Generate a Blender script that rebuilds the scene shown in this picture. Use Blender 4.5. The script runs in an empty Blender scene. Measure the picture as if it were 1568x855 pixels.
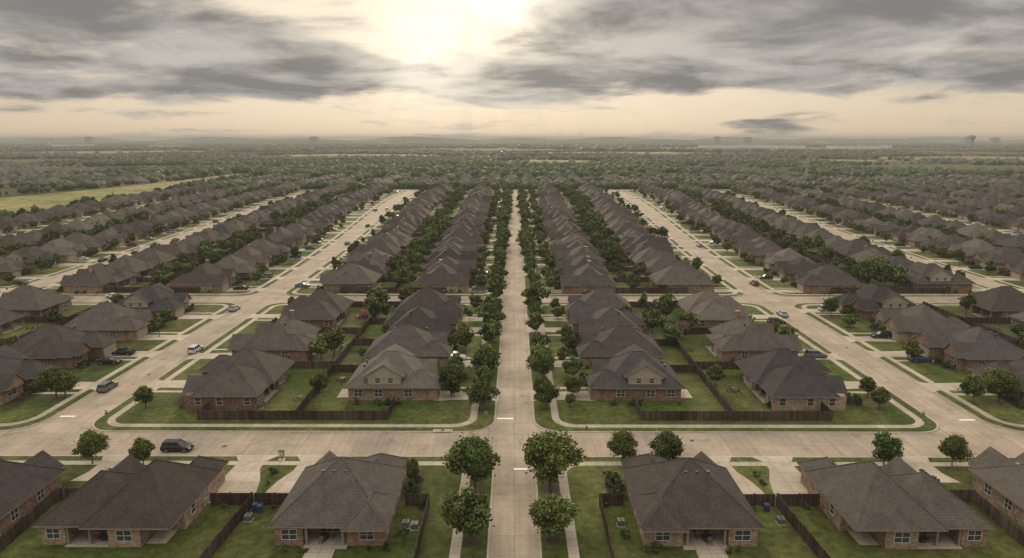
import bpy, math, random
import numpy as np
from mathutils import Vector
random.seed(7); np.random.seed(7)
R=random.random
def U(a,b): return random.uniform(a,b)
scene=bpy.context.scene
COL=scene.collection

# ------------------------------------------------------------------ node helpers
class NT:
    def __init__(s,tree): s.t=tree; s.n=tree.nodes; s.l=tree.links
    def new(s,typ,**kw):
        n=s.n.new(typ)
        for k,v in kw.items(): setattr(n,k,v)
        return n
    def put(s,sock,v):
        if v is None: return
        if isinstance(v,bpy.types.NodeSocket): s.l.new(v,sock)
        else: sock.default_value=v
    def math(s,op,a,b=None,c=None,clamp=False):
        n=s.new('ShaderNodeMath',operation=op); n.use_clamp=clamp
        s.put(n.inputs[0],a); s.put(n.inputs[1],b)
        if c is not None: s.put(n.inputs[2],c)
        return n.outputs[0]
    def mix(s,f,a,b,blend='MIX'):
        n=s.new('ShaderNodeMix',data_type='RGBA',blend_type=blend)
        s.put(n.inputs[0],f)
        s.put(n.inputs[6],a if not isinstance(a,tuple) else (a+(1,))[:4])
        s.put(n.inputs[7],b if not isinstance(b,tuple) else (b+(1,))[:4])
        return n.outputs[2]
    def maprange(s,v,a,b,c,d,smooth=False):
        n=s.new('ShaderNodeMapRange'); n.clamp=True
        if smooth: n.interpolation_type='SMOOTHSTEP'
        s.put(n.inputs[0],v)
        for i,x in enumerate((a,b,c,d)): n.inputs[i+1].default_value=x
        return n.outputs[0]
    def noise(s,vec,scale,detail=3,rough=.5,dist=0.0):
        n=s.new('ShaderNodeTexNoise'); s.put(n.inputs['Vector'],vec)
        n.inputs['Scale'].default_value=scale; n.inputs['Detail'].default_value=detail
        n.inputs['Roughness'].default_value=rough; n.inputs['Distortion'].default_value=dist
        return n.outputs[0]
def material(name,rough=.85,spec=.3):
    m=bpy.data.materials.new(name); m.use_nodes=True
    nt=NT(m.node_tree); b=m.node_tree.nodes['Principled BSDF']
    b.inputs['Roughness'].default_value=rough
    b.inputs['Specular IOR Level'].default_value=spec
    return m,nt,b
def simple(name,col,rough=.8,var=.15,scale=3.0,spec=.3,metal=0):
    m,nt,b=material(name,rough,spec)
    geo=nt.new('ShaderNodeNewGeometry').outputs['Position']
    n=nt.noise(geo,scale,2)
    f=nt.maprange(n,.3,.7,1-var,1+var)
    c=nt.mix(1.0,col,f,'MULTIPLY')
    nt.l.new(c,b.inputs['Base Color']); b.inputs['Metallic'].default_value=metal
    return m
M={}
# grass ------------------------------------------------
def grass(name,base,dry,lots=True):
    m,nt,b=material(name,.95,.1)
    pos=nt.new('ShaderNodeNewGeometry').outputs['Position']
    n1=nt.noise(pos,.06 if lots else .02,4,.6); n2=nt.noise(pos,.9 if lots else .12,4,.65); n3=nt.noise(pos,9,2,.6); n4=nt.noise(pos,.28,3,.6)
    f=nt.maprange(n1,.38,.66,0,.85)
    c=nt.mix(f,base,dry)
    v=nt.math('MULTIPLY',nt.maprange(n2,.3,.7,.60,1.36),nt.maprange(n3,.3,.7,.68,1.32))
    v=nt.math('MULTIPLY',v,nt.maprange(n4,.35,.65,.80,1.18))
    if lots:
        sx=nt.new('ShaderNodeSeparateXYZ'); nt.l.new(pos,sx.inputs[0])
        a=nt.math('FLOOR',nt.math('DIVIDE',sx.outputs[0],39.5)); d=nt.math('FLOOR',nt.math('DIVIDE',sx.outputs[1],20.0))
        cb=nt.new('ShaderNodeCombineXYZ'); nt.l.new(a,cb.inputs[0]); nt.l.new(d,cb.inputs[1])
        w=nt.new('ShaderNodeTexWhiteNoise'); nt.l.new(cb.outputs[0],w.inputs[0])
        v=nt.math('MULTIPLY',v,nt.maprange(w.outputs[0],0,1,.80,1.18))
    c=nt.mix(1.0,c,v,'MULTIPLY')
    nt.l.new(c,b.inputs['Base Color'])
    return m
M['grass']=grass('lawn_grass',(.056,.078,.016),(.108,.108,.034))
M['field']=grass('meadow_grass',(.15,.155,.05),(.33,.28,.115),False)
# far ground
m,nt,b=material('ground_soil',1,.05)
pos=nt.new('ShaderNodeNewGeometry').outputs['Position']
n1=nt.noise(pos,.003,4,.6); n2=nt.noise(pos,.03,4,.65)
c=nt.mix(nt.maprange(n2,.4,.62,0,1),(.035,.050,.018),(.09,.10,.035))
c=nt.mix(nt.maprange(n1,.55,.62,0,.85),c,(.22,.21,.09))
nt.l.new(c,b.inputs['Base Color']); M['ground']=m
# concrete
def concrete(name,col,joint,lane=False):
    m,nt,b=material(name,.9,.2)
    pos=nt.new('ShaderNodeNewGeometry').outputs['Position']
    br=nt.new('ShaderNodeTexBrick'); nt.l.new(pos,br.inputs['Vector'])
    br.offset=0; br.inputs['Scale'].default_value=1; br.inputs['Mortar Size'].default_value=.045
    br.inputs['Brick Width'].default_value=joint; br.inputs['Row Height'].default_value=joint
    br.inputs['Color1'].default_value=(.90,.90,.90,1); br.inputs['Color2'].default_value=(1.07,1.07,1.07,1); br.inputs['Mortar'].default_value=(.62,.61,.60,1)
    n1=nt.noise(pos,.12,4,.6); n2=nt.noise(pos,1.5,4,.7)
    v=nt.math('MULTIPLY',nt.maprange(n1,.3,.7,.80,1.14),nt.maprange(n2,.25,.75,.84,1.1))
    if lane:
        mp=nt.new('ShaderNodeMapping'); nt.l.new(pos,mp.inputs[0]); mp.inputs['Scale'].default_value=(1.3,.05,1)
        n3=nt.noise(mp.outputs[0],.9,3,.7); n4=nt.noise(pos,.35,2,.5)
        v=nt.math('MULTIPLY',v,nt.maprange(n3,.3,.7,.86,1.08)); v=nt.math('MULTIPLY',v,nt.maprange(n4,.58,.74,1.0,.76))
    c=nt.mix(1.0,col,v,'MULTIPLY'); c=nt.mix(1.0,c,br.outputs[0],'MULTIPLY')
    nt.l.new(c,b.inputs['Base Color']); return m
M['road']=concrete('road_concrete',(.385,.315,.24),4.4,True)
M['walk']=concrete('pavement_concrete',(.43,.37,.295),1.6)
M['drive']=concrete('driveway_concrete',(.45,.385,.305),3.1)
M['kerb']=simple('kerb_concrete',(.41,.36,.29),.9,.14,1)
M['paint']=simple('road_paint',(.78,.78,.75),.7,.12,4)
# roof
def roofmat():
    m,nt,b=material('roof_shingles',.95,.08)
    tc=nt.new('ShaderNodeTexCoord').outputs['Object']
    oi=nt.new('ShaderNodeObjectInfo').outputs['Random']
    n1=nt.noise(tc,.5,3,.6); n2=nt.noise(tc,6,3,.75)
    sx=nt.new('ShaderNodeSeparateXYZ'); nt.l.new(tc,sx.inputs[0])
    fr=nt.math('FRACT',nt.math('MULTIPLY',sx.outputs[2],5.0))
    line=nt.maprange(fr,0,.3,.72,1.0)
    v=nt.math('MULTIPLY',nt.maprange(n1,.3,.7,.82,1.18),nt.maprange(n2,.32,.68,.58,1.42))
    v=nt.math('MULTIPLY',v,line)
    ramp=nt.new('ShaderNodeValToRGB'); nt.l.new(oi,ramp.inputs[0]); e=ramp.color_ramp.elements
    e[0].color=(.082,.068,.059,1); e[1].color=(.060,.056,.055,1)
    x=e.new(.35); x.color=(.106,.090,.077,1); x=e.new(.55); x.color=(.066,.060,.058,1); x=e.new(.75); x.color=(.084,.068,.058,1)
    ww=nt.new('ShaderNodeTexWhiteNoise',noise_dimensions='1D'); nt.l.new(oi,ww.inputs['W'])
    v=nt.math('MULTIPLY',v,nt.maprange(ww.outputs[0],0,1,.72,1.34))
    c=nt.mix(1.0,ramp.outputs[0],v,'MULTIPLY'); nt.l.new(c,b.inputs['Base Color']); return m
M['roof']=roofmat()
def brickmat():
    m,nt,b=material('house_brick',.9,.2)
    tc=nt.new('ShaderNodeTexCoord').outputs['Object']
    oi=nt.new('ShaderNodeObjectInfo').outputs['Random']
    sx=nt.new('ShaderNodeSeparateXYZ'); nt.l.new(tc,sx.inputs[0])
    cb=nt.new('ShaderNodeCombineXYZ'); nt.l.new(nt.math('ADD',sx.outputs[0],sx.outputs[1]),cb.inputs[0]); nt.l.new(sx.outputs[2],cb.inputs[1])
    br=nt.new('ShaderNodeTexBrick'); nt.l.new(cb.outputs[0],br.inputs['Vector']); br.inputs['Scale'].default_value=1
    br.inputs['Brick Width'].default_value=.4; br.inputs['Row Height'].default_value=.16; br.inputs['Mortar Size'].default_value=.018
    br.inputs['Color1'].default_value=(.5,.5,.5,1); br.inputs['Color2'].default_value=(1.4,1.35,1.3,1); br.inputs['Mortar'].default_value=(1.3,1.3,1.3,1)
    ramp=nt.new('ShaderNodeValToRGB'); nt.l.new(oi,ramp.inputs[0]); e=ramp.color_ramp.elements
    e[0].color=(.23,.15,.105,1); e[1].color=(.17,.095,.072,1)
    for p,cc in ((.2,(.17,.092,.068,1)),(.4,(.33,.255,.185,1)),(.6,(.20,.115,.09,1)),(.8,(.27,.19,.135,1))):
        x=e.new(p); x.color=cc
    n1=nt.noise(tc,.8,3,.6)
    c=nt.mix(1.0,ramp.outputs[0],br.outputs[0],'MULTIPLY'); c=nt.mix(1.0,c,nt.maprange(n1,.3,.7,.72,1.25),'MULTIPLY')
    nt.l.new(c,b.inputs['Base Color']); return m
M['brick']=brickmat()
M['siding']=simple('house_siding',(.34,.29,.23),.8,.1,2)
M['trim']=simple('house_trim',(.24,.20,.165),.7,.1,2)
M['frame']=simple('window_frame',(.58,.55,.50),.6,.05,2)
M['door']=simple('front_door_wood',(.10,.05,.03),.6,.2,4)
M['garage']=simple('garage_door_panel',(.36,.31,.25),.6,.1,2)
M['metal']=simple('painted_metal',(.18,.18,.175),.6,.15,4,.3)
M['dark']=simple('dark_metal',(.04,.04,.04),.6,.2,4)
M['vent']=simple('roof_vent_metal',(.15,.14,.13),.8,.2,4)
M['cushion']=simple('outdoor_cushion',(.16,.12,.09),.9,.2,4)
m,nt,b=material('window_glass',.12,.7); b.inputs['Base Color'].default_value=(.05,.06,.065,1); M['glass']=m
m,nt,b=material('car_glass',.35,.4); b.inputs['Base Color'].default_value=(.03,.033,.036,1); M['cglass']=m
m,nt,b=material('fence_wood',.9,.15)
pos=nt.new('ShaderNodeNewGeometry').outputs['Position']
sx=nt.new('ShaderNodeSeparateXYZ'); nt.l.new(pos,sx.inputs[0])
a=nt.math('FLOOR',nt.math('MULTIPLY',nt.math('ADD',sx.outputs[0],sx.outputs[1]),6.5))
w=nt.new('ShaderNodeTexWhiteNoise',noise_dimensions='1D'); nt.l.new(a,w.inputs['W'])
n=nt.noise(pos,.12,3); c=nt.mix(nt.maprange(n,.4,.6,0,1),(.048,.029,.019),(.085,.064,.050))
c=nt.mix(1.0,c,nt.maprange(w.outputs[0],0,1,.55,1.4),'MULTIPLY'); nt.l.new(c,b.inputs['Base Color']); M['fence']=m
M['bark']=simple('tree_bark',(.11,.085,.065),.95,.3,3)
M['mulch']=simple('garden_mulch',(.055,.038,.027),1,.3,5)
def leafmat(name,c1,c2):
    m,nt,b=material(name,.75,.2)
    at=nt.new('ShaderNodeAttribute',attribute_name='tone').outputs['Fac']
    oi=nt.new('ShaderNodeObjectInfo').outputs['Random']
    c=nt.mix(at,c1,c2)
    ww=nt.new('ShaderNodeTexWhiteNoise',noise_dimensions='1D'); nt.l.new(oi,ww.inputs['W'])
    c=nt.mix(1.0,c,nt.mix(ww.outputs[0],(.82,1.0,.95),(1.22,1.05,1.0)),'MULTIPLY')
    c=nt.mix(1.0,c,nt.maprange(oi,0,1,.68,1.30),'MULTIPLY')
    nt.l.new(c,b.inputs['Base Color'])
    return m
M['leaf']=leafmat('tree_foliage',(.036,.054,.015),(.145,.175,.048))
M['leafB']=leafmat('shrub_foliage',(.035,.060,.018),(.12,.15,.04))
M['leafP']=leafmat('blossom_foliage',(.12,.07,.05),(.34,.17,.15))
M['leafD']=leafmat('distant_foliage',(.024,.035,.013),(.100,.115,.040))
M['white']=simple('warehouse_panel',(.66,.66,.64),.7,.05,.01)
M['droof']=simple('distant_roof',(.098,.086,.078),.95,.5,.05)
M['dwall']=simple('distant_wall',(.36,.28,.21),.95,.4,.04)

# ------------------------------------------------------------------ mesh builder
class MB:
    def __init__(s): s.v=[]; s.f=[]; s.m=[]
    def poly(s,pts,mat):
        i=len(s.v); s.v+= [tuple(p) for p in pts]; s.f.append(tuple(range(i,i+len(pts)))); s.m.append(mat)
    def box(s,x0,y0,z0,x1,y1,z1,mat):
        P=[(x0,y0,z0),(x1,y0,z0),(x1,y1,z0),(x0,y1,z0),(x0,y0,z1),(x1,y0,z1),(x1,y1,z1),(x0,y1,z1)]
        i=len(s.v); s.v+=P
        for q in ((0,3,2,1),(4,5,6,7),(0,1,5,4),(1,2,6,5),(2,3,7,6),(3,0,4,7)):
            s.f.append(tuple(i+k for k in q)); s.m.append(mat)
    def cyl(s,x,y,z0,z1,r0,r1,mat,n=10):
        a=[(x+r0*math.cos(2*math.pi*k/n),y+r0*math.sin(2*math.pi*k/n),z0) for k in range(n)]
        b=[(x+r1*math.cos(2*math.pi*k/n),y+r1*math.sin(2*math.pi*k/n),z1) for k in range(n)]
        for k in range(n): s.poly([a[k],a[(k+1)%n],b[(k+1)%n],b[k]],mat)
        s.poly(b,mat); s.poly(a[::-1],mat)
    def mesh(s,name,only=None):
        me=bpy.data.meshes.new(name)
        idx=[k for k in range(len(s.f)) if only is None or s.m[k] in only]
        if not idx: return None
        used=sorted({i for k in idx for i in s.f[k]}); mp={o:n for n,o in enumerate(used)}
        me.from_pydata([s.v[i] for i in used],[],[tuple(mp[i] for i in s.f[k]) for k in idx])
        mats=[]
        for k in idx:
            if s.m[k] not in mats: mats.append(s.m[k])
        for x in mats: me.materials.append(M[x])
        me.polygons.foreach_set('material_index',[mats.index(s.m[k]) for k in idx])
        me.update(); return me
def obj(name,me,loc=(0,0,0),rz=0,sc=None,parent=None):
    o=bpy.data.objects.new(name,me); COL.objects.link(o); o.location=loc; o.rotation_euler=(0,0,rz)
    if sc: o.scale=sc
    if parent: o.parent=parent
    return o

# ------------------------------------------------------------------ plan warp
def sm(t): t=max(0,min(1,t)); return t*t*(3-2*t)
def W(u,v):
    k=sm((v-215)/400)*19
    return (u+math.copysign(1,u)*k*min(abs(u)/80,1.3),v)
def seen(x,y,mg=25): return y>45 and abs(x)<.765*(.98*y+10)+mg
def rrect(u0,v0,u1,v1,r,step=14):
    pts=[]
    nu=max(1,int(round((abs(u1-u0))/step))) if step<1e6 else 1
    nv=max(1,int(round((abs(v1-v0))/step))) if step<1e6 else 1
    def seg(a,b,n):
        for k in range(n): pts.append((a[0]+(b[0]-a[0])*k/n,a[1]+(b[1]-a[1])*k/n))
    def arc(cx,cy,a0):
        for k in range(7):
            a=math.radians(a0+90*k/7); pts.append((cx+r*math.cos(a),cy+r*math.sin(a)))
    seg((u0+r,v0),(u1-r,v0),nu); arc(u1-r,v0+r,-90); seg((u1,v0+r),(u1,v1-r),nv); arc(u1-r,v1-r,0)
    seg((u1-r,v1),(u0+r,v1),nu); arc(u0+r,v1-r,90); seg((u0,v1-r),(u0,v0+r),nv); arc(u0+r,v0+r,180)
    return pts
ZB=.14
lawn=MB(); kerb=MB(); walk=MB(); drive=MB(); beds=MB()
def block(u0,v0,u1,v1,r,ins):
    o=rrect(u0,v0,u1,v1,r); i=rrect(u0+.28,v0+.28,u1-.28,v1-.28,r-.28)
    if len(o)!=len(i): i=rrect(u0+.28,v0+.28,u1-.28,v1-.28,r-.28,13.9)
    if len(o)!=len(i): print('len mismatch',len(o),len(i))
    o=[W(*p) for p in o]; i=[W(*p) for p in i]
    n=min(len(o),len(i))
    for k in range(n):
        a,b_=o[k],o[(k+1)%n]; c,d=i[(k+1)%n],i[k]
        kerb.poly([(a[0],a[1],ZB),(b_[0],b_[1],ZB),(c[0],c[1],ZB),(d[0],d[1],ZB)],'kerb')
        kerb.poly([(a[0],a[1],0),(b_[0],b_[1],0),(b_[0],b_[1],ZB),(a[0],a[1],ZB)],'kerb')
    lawn.poly([(p[0],p[1],ZB) for p in i],'grass')
    l,bt,rr,t=ins; w=1.35; r2=max(r-2.2,1.5)
    A=rrect(u0+l,v0+bt,u1-rr,v1-t,r2+w,1e9); B=rrect(u0+l+w,v0+bt+w,u1-rr-w,v1-t-w,r2,1e9)
    n=len(A)
    L=lambda p,s_,f:(p[0]+(s_[0]-p[0])*f,p[1]+(s_[1]-p[1])*f)
    for k in range(n):
        a,b_,c,d=A[k],A[(k+1)%n],B[(k+1)%n],B[k]
        m_=max(1,int(math.hypot(b_[0]-a[0],b_[1]-a[1])/14))
        for q in range(m_):
            f0,f1=q/m_,(q+1)/m_
            pts=[W(*L(a,b_,f0)),W(*L(a,b_,f1)),W(*L(d,c,f1)),W(*L(d,c,f0))]
            walk.poly([(p[0],p[1],ZB+.012) for p in pts],'walk')
def dquad(pts,ramp=None):
    drive.poly([(W(*p)[0],W(*p)[1],ZB+.006) for p in pts],'drive')
def drv_u(uk,uh,v,w0,w1,dirn):
    dquad([(uk,v-w0/2-1.0),(uk+dirn*1.3,v-w0/2),(uk+dirn*5,v-w0/2),(uh,v-w1/2),(uh,v+w1/2),(uk+dirn*5,v+w0/2),(uk+dirn*1.3,v+w0/2),(uk,v+w0/2+1.0)])
    a=[W(uk,v-w0/2-1),W(uk,v+w0/2+1),W(uk-dirn*.35,v+w0/2+1),W(uk-dirn*.35,v-w0/2-1)]
    drive.poly([(a[0][0],a[0][1],ZB+.006),(a[1][0],a[1][1],ZB+.006),(a[2][0],a[2][1],.03),(a[3][0],a[3][1],.03)],'drive')
def bed(x,y,rx,ry):
    n=12; p0=U(0,6)
    beds.poly([(x+rx*math.cos(2*math.pi*k/n)*(1+.12*math.sin(3*k+p0)),y+ry*math.sin(2*math.pi*k/n)*(1+.12*math.cos(2*k+p0)),ZB+.003) for k in range(n)],'mulch')

# ------------------------------------------------------------------ houses
def hip(mb,x0,y0,x1,y1,ze,p,mat='roof'):
    w=x1-x0; d=y1-y0; h=ze+p*min(w,d)/2; xm=(x0+x1)/2; ym=(y0+y1)/2
    c=[(x0,y0,ze),(x1,y0,ze),(x1,y1,ze),(x0,y1,ze)]
    if w>=d:
        a=(x0+d/2,ym,h); b=(x1-d/2,ym,h)
        if w-d<.05:
            for k in range(4): mb.poly([c[k],c[(k+1)%4],(xm,ym,h)],mat)
        else:
            mb.poly([c[0],c[1],b,a],mat); mb.poly([c[2],c[3],a,b],mat); mb.poly([c[1],c[2],b],mat); mb.poly([c[3],c[0],a],mat)
            mb.box(a[0]-.1,ym-.13,h-.06,b[0]+.1,ym+.13,h+.03,mat)
    else:
        a=(xm,y0+w/2,h); b=(xm,y1-w/2,h)
        mb.poly([c[0],c[1],a],mat); mb.poly([c[1],c[2],b,a],mat); mb.poly([c[2],c[3],b],mat); mb.poly([c[3],c[0],a,b],mat)
        mb.box(xm-.13,a[1]-.1,h-.06,xm+.13,b[1]+.1,h+.03,mat)
    for q,t in ((c[0],a),(c[1],b if w>=d else a),(c[2],b),(c[3],a if w>=d else b)):
        q_=Vector(q);t_=Vector(t); dd=(t_-q_).normalized(); sd=dd.cross(Vector((0,0,1))).normalized()*.13; up=Vector((0,0,.045))
        mb.poly([q_-sd+up*.3,q_+up,t_+up,t_-sd+up*.3],mat); mb.poly([q_+up,q_+sd+up*.3,t_+sd+up*.3,t_+up],mat)
    zf=ze-.2
    e=[(x,y,zf) for x,y,_ in c]
    for k in range(4): mb.poly([e[k],e[(k+1)%4],c[(k+1)%4],c[k]],'trim')
    mb.poly(e[::-1],'trim')
    return h
def gable(mb,x0,y0,x1,y1,ze,p,axis,wall='brick'):
    T=(lambda a,b,z:(a,b,z)) if axis=='y' else (lambda a,b,z:(b,a,z))
    if axis=='y': a0,a1,b0,b1=x0,x1,y0,y1
    else: a0,a1,b0,b1=y0,y1,x0,x1
    am=(a0+a1)/2; h=ze+p*(a1-a0)/2; t=.16
    for s_,e_ in ((a0,am),(a1,am)):
        up=[T(s_,b0,ze),T(s_,b1,ze),T(e_,b1,h),T(e_,b0,h)]
        mb.poly(up,'roof'); lo=[(q[0],q[1],q[2]-t) for q in up]; mb.poly(lo[::-1],'trim')
        for i in range(4): mb.poly([lo[i],lo[(i+1)%4],up[(i+1)%4],up[i]],'trim')
    i=.4
    for b_ in (b0+i,b1-i):
        k=(h-t-.01-ze+t)/( (a1-a0)/2)
        mb.poly([T(a0+.5,b_,ze-t-.3),T(a1-.5,b_,ze-t-.3),T(a1-.5,b_,ze-t+k*.5-.02),T(am,b_,h-t-.01),T(a0+.5,b_,ze-t+k*.5-.02)],wall)
def wbox(mb,cx,cy,cz,ht,hn,hz,n,mat):
    hx,hy=(ht,hn) if n in 'NS' else (hn,ht)
    mb.box(cx-hx,cy-hy,cz-hz,cx+hx,cy+hy,cz+hz,mat)
DIR={'N':(0,1),'S':(0,-1),'E':(1,0),'W':(-1,0)}
def win(mb,x,y,n,z0,w,h,mull=1,rail=True):
    dx,dy=DIR[n]; cz=z0+h/2; tx,ty=abs(dy),abs(dx)
    wbox(mb,x+dx*.012,y+dy*.012,cz,w/2,.012,h/2,n,'glass')
    f=.07
    for s_ in (-1,1):
        wbox(mb,x+dx*.03+tx*s_*(w/2+f/2),y+dy*.03+ty*s_*(w/2+f/2),cz,f/2,.03,h/2,n,'frame')
        wbox(mb,x+dx*.035,y+dy*.035,cz+s_*(h/2+f/2),w/2+f,.035,f/2,n,'frame')
    for k in range(mull):
        o=-w/2+w*(k+1)/(mull+1)
        wbox(mb,x+dx*.028+tx*o,y+dy*.028+ty*o,cz,.035,.028,h/2-.001,n,'frame')
    if rail: wbox(mb,x+dx*.026,y+dy*.026,cz,w/2-.001,.026,.03,n,'frame')
def gdoor(mb,x,y,n,w,h=2.2):
    dx,dy=DIR[n]
    wbox(mb,x+dx*.02,y+dy*.02,h/2+.02,w/2,.02,h/2,n,'garage')
    for k in range(1,4): wbox(mb,x+dx*.024,y+dy*.024,h*k/4,w/2-.05,.024,.02,n,'trim')
def fdoor(mb,x,y,n):
    dx,dy=DIR[n]; wbox(mb,x+dx*.03,y+dy*.03,1.1,.5,.03,1.08,n,'door')
def vents(mb,pts):
    for x,y,z in pts:
        mb.box(x-.16,y-.16,z-.5,x+.16,y+.16,z+.05,'dark'); mb.box(x-.22,y-.22,z+.05,x+.22,y+.22,z+.10,'vent')
EZ=2.95
def walls(mb,lst,h=EZ-.1,mat='brick'):
    for q in lst: mb.box(q[0],q[1],-.1,q[2],q[3],q[4] if len(q)>4 else h,q[5] if len(q)>5 else mat)
def v0():
    mb=MB(); walls(mb,[(-7.4,-4.2,7.4,7.2),(-7.4,-7.2,-3.6,-4.2),(2.4,-7.2,7.4,-4.2),(.9,7.2,7.0,10.1,2.83)])
    hip(mb,-8,-7.8,8,7.8,EZ,.70); hip(mb,.3,1.5,7.75,10.7,EZ-.02,.72); gable(mb,-7.0,3.4,-1.4,8.4,EZ-.01,.85,'y','brick')
    hip(mb,1.9,-8.5,7.95,0,EZ-.03,.74)
    for x in (-3.2,1.7): mb.box(x-.16,-7.1,0,x+.16,-6.8,2.75,'trim')
    mb.box(-3.55,-7.9,-.1,2.35,-4.25,.08,'walk'); mb.box(-2.9,-10.2,-.1,.9,-7.95,.06,'walk')
    win(mb,-5.4,-7.2,'S',.9,2.0,1.35); win(mb,5.0,-7.2,'S',.9,1.8,1.35)
    win(mb,-.4,-4.2,'S',.15,3.2,2.1,3,False)
    for y in (-5.5,-1,3.5): win(mb,-7.4,y,'W',1.0,1.1,1.4,0); win(mb,7.4,y,'E',1.0,1.1,1.4,0)
    gdoor(mb,3.95,10.1,'N',4.8); win(mb,-4.2,7.2,'N',.9,2.2,1.5); fdoor(mb,-.3,7.2,'N')
    vents(mb,[(-2.2,-1.6,7.25),(-.6,-1.6,7.25),(.9,-1.6,7.25)])
    mb.cyl(4,2.5,4,6.3,.05,.05,'vent',6)
    mb.cyl(-1.2,-5.9,.08,.75,.55,.6,'dark',10)
    for a in range(3):
        x=-1.2+1.1*math.cos(a*2.1+.4); y=-5.9+.9*math.sin(a*2.1+.4)
        mb.box(x-.25,y-.25,.38,x+.25,y+.25,.48,'cushion'); mb.box(x-.25,y+.2,.48,x+.25,y+.26,.95,'cushion')
        for p,q in ((-.22,-.22),(.22,-.22),(-.22,.22),(.22,.22)): mb.box(x+p-.03,y+q-.03,.08,x+p+.03,y+q+.03,.38,'dark')
    return mb
def v1():
    mb=MB(); walls(mb,[(-9.8,-3.4,9.8,6.6),(-9.8,-6.9,-6.2,-3.4),(.6,-7.4,5.4,-3.4),(4.2,6.6,9.6,9.4,2.8)])
    hip(mb,-3.2,-8,10.4,7.2,EZ,.74); hip(mb,-10.4,-7.5,2.5,5.2,EZ-.02,.66); hip(mb,3.6,2,10.2,10.0,EZ-.04,.74)
    gable(mb,-8.4,2,-2.6,7.5,EZ-.03,.8,'y','brick')
    for x in (-5.9,-2.6,.3): mb.box(x-.16,-6.9,0,x+.16,-6.6,2.7,'trim')
    mb.box(-6.15,-7.4,-.1,.55,-3.45,.08,'walk'); mb.box(5.6,-6.6,-.1,8.6,-3.45,.07,'walk')
    win(mb,-8,-6.9,'S',.9,1.9,1.35); win(mb,3,-7.4,'S',.9,2.2,1.4); win(mb,-2.8,-3.4,'S',.15,3.2,2.1,3,False); win(mb,7.8,-3.4,'S',.9,1.8,1.4)
    for y in (-5.2,0,4): win(mb,-9.8,y,'W',1.0,1.1,1.4,0)
    for y in (-1,3): win(mb,9.8,y,'E',1.0,1.1,1.4,0)
    gdoor(mb,6.9,9.4,'N',4.6); win(mb,-5.5,6.6,'N',.9,2.2,1.5); fdoor(mb,1.5,6.6,'N')
    vents(mb,[(2.8,-1.6,7.0),(4.3,-1.6,7.0)]); mb.cyl(-5,1,5,6.6,.05,.05,'vent',6)
    mb.box(-3.9,-6.1,.08,-2.1,-5.4,.5,'cushion'); mb.box(-3.9,-5.4,.08,-2.1,-5.2,.95,'cushion'); mb.box(-1.6,-6.2,.08,-.8,-5.4,.5,'dark')
    return mb
def v2():
    mb=MB(); walls(mb,[(-6.8,-5,6.8,8),(-6.8,-8.2,-1,-5),(.8,8,6.6,10.6,2.82)])
    hip(mb,-7.4,-8.8,7.4,8.6,EZ,.72); hip(mb,.2,3,7.3,11.2,EZ-.02,.75); gable(mb,-6.4,4,-1,9.6,EZ-.01,.9,'y')
    hip(mb,-7.9,-3,0,5.5,EZ-.03,.8)
    mb.box(6.4,-8.2,0,6.7,-7.9,2.75,'trim'); mb.box(2.6,-8.2,0,2.9,-7.9,2.75,'trim'); mb.box(-.95,-8.6,-.1,6.8,-5.05,.08,'walk')
    win(mb,-4,-8.2,'S',.9,2,1.4); win(mb,2.6,-5,'S',.15,3,2.1,2,False)
    for y in (-6,-2,3): win(mb,-6.8,y,'W',1.0,1.3,1.4,1)
    for y in (-3,1,5): win(mb,6.8,y,'E',1.0,1.3,1.4,1)
    gdoor(mb,3.7,10.6,'N',4.8); win(mb,-3.7,8,'N',.9,2.2,1.5); fdoor(mb,-.2,8,'N')
    vents(mb,[(-1.5,-3,7.2),(0.6,5,7.7)]); mb.cyl(3,0,4,6.4,.05,.05,'vent',6)
    return mb
def v3():
    mb=MB(); walls(mb,[(-6.8,-7.6,6.8,8),(.8,8,6.6,10.4,2.82),(-6.75,-3.6,6.75,3.0,5.1,'siding')])
    hip(mb,-7.5,-8.3,7.5,8.6,EZ,.72); hip(mb,.2,3,7.3,11,EZ-.02,.75); gable(mb,-7.25,-4.5,7.25,3.9,5.15,.62,'x','siding'); gable(mb,-6.4,4,-1,9.4,EZ-.01,.9,'y')
    for s_,n in ((-6.75,'W'),(6.75,'E')):
        for y in (-1.6,1.0): win(mb,s_,y,n,3.75,1.0,1.05,0)
    for y in (-5.6,-1.5,4.5): win(mb,-6.8,y,'W',.9,1.6,1.4,1); win(mb,6.8,y,'E',.9,1.6,1.4,1)
    win(mb,-3.5,-7.6,'S',.9,2,1.4); win(mb,2.8,-7.6,'S',.15,2.6,2.1,1,False); mb.box(.5,-10.4,-.1,5.4,-7.65,.07,'walk')
    gdoor(mb,3.7,10.4,'N',4.8); win(mb,-3.7,8,'N',.9,2.2,1.5); fdoor(mb,-.2,8,'N')
    vents(mb,[(-1.5,-5.4,5.7),(1.2,-5.4,5.7)])
    return mb
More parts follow.
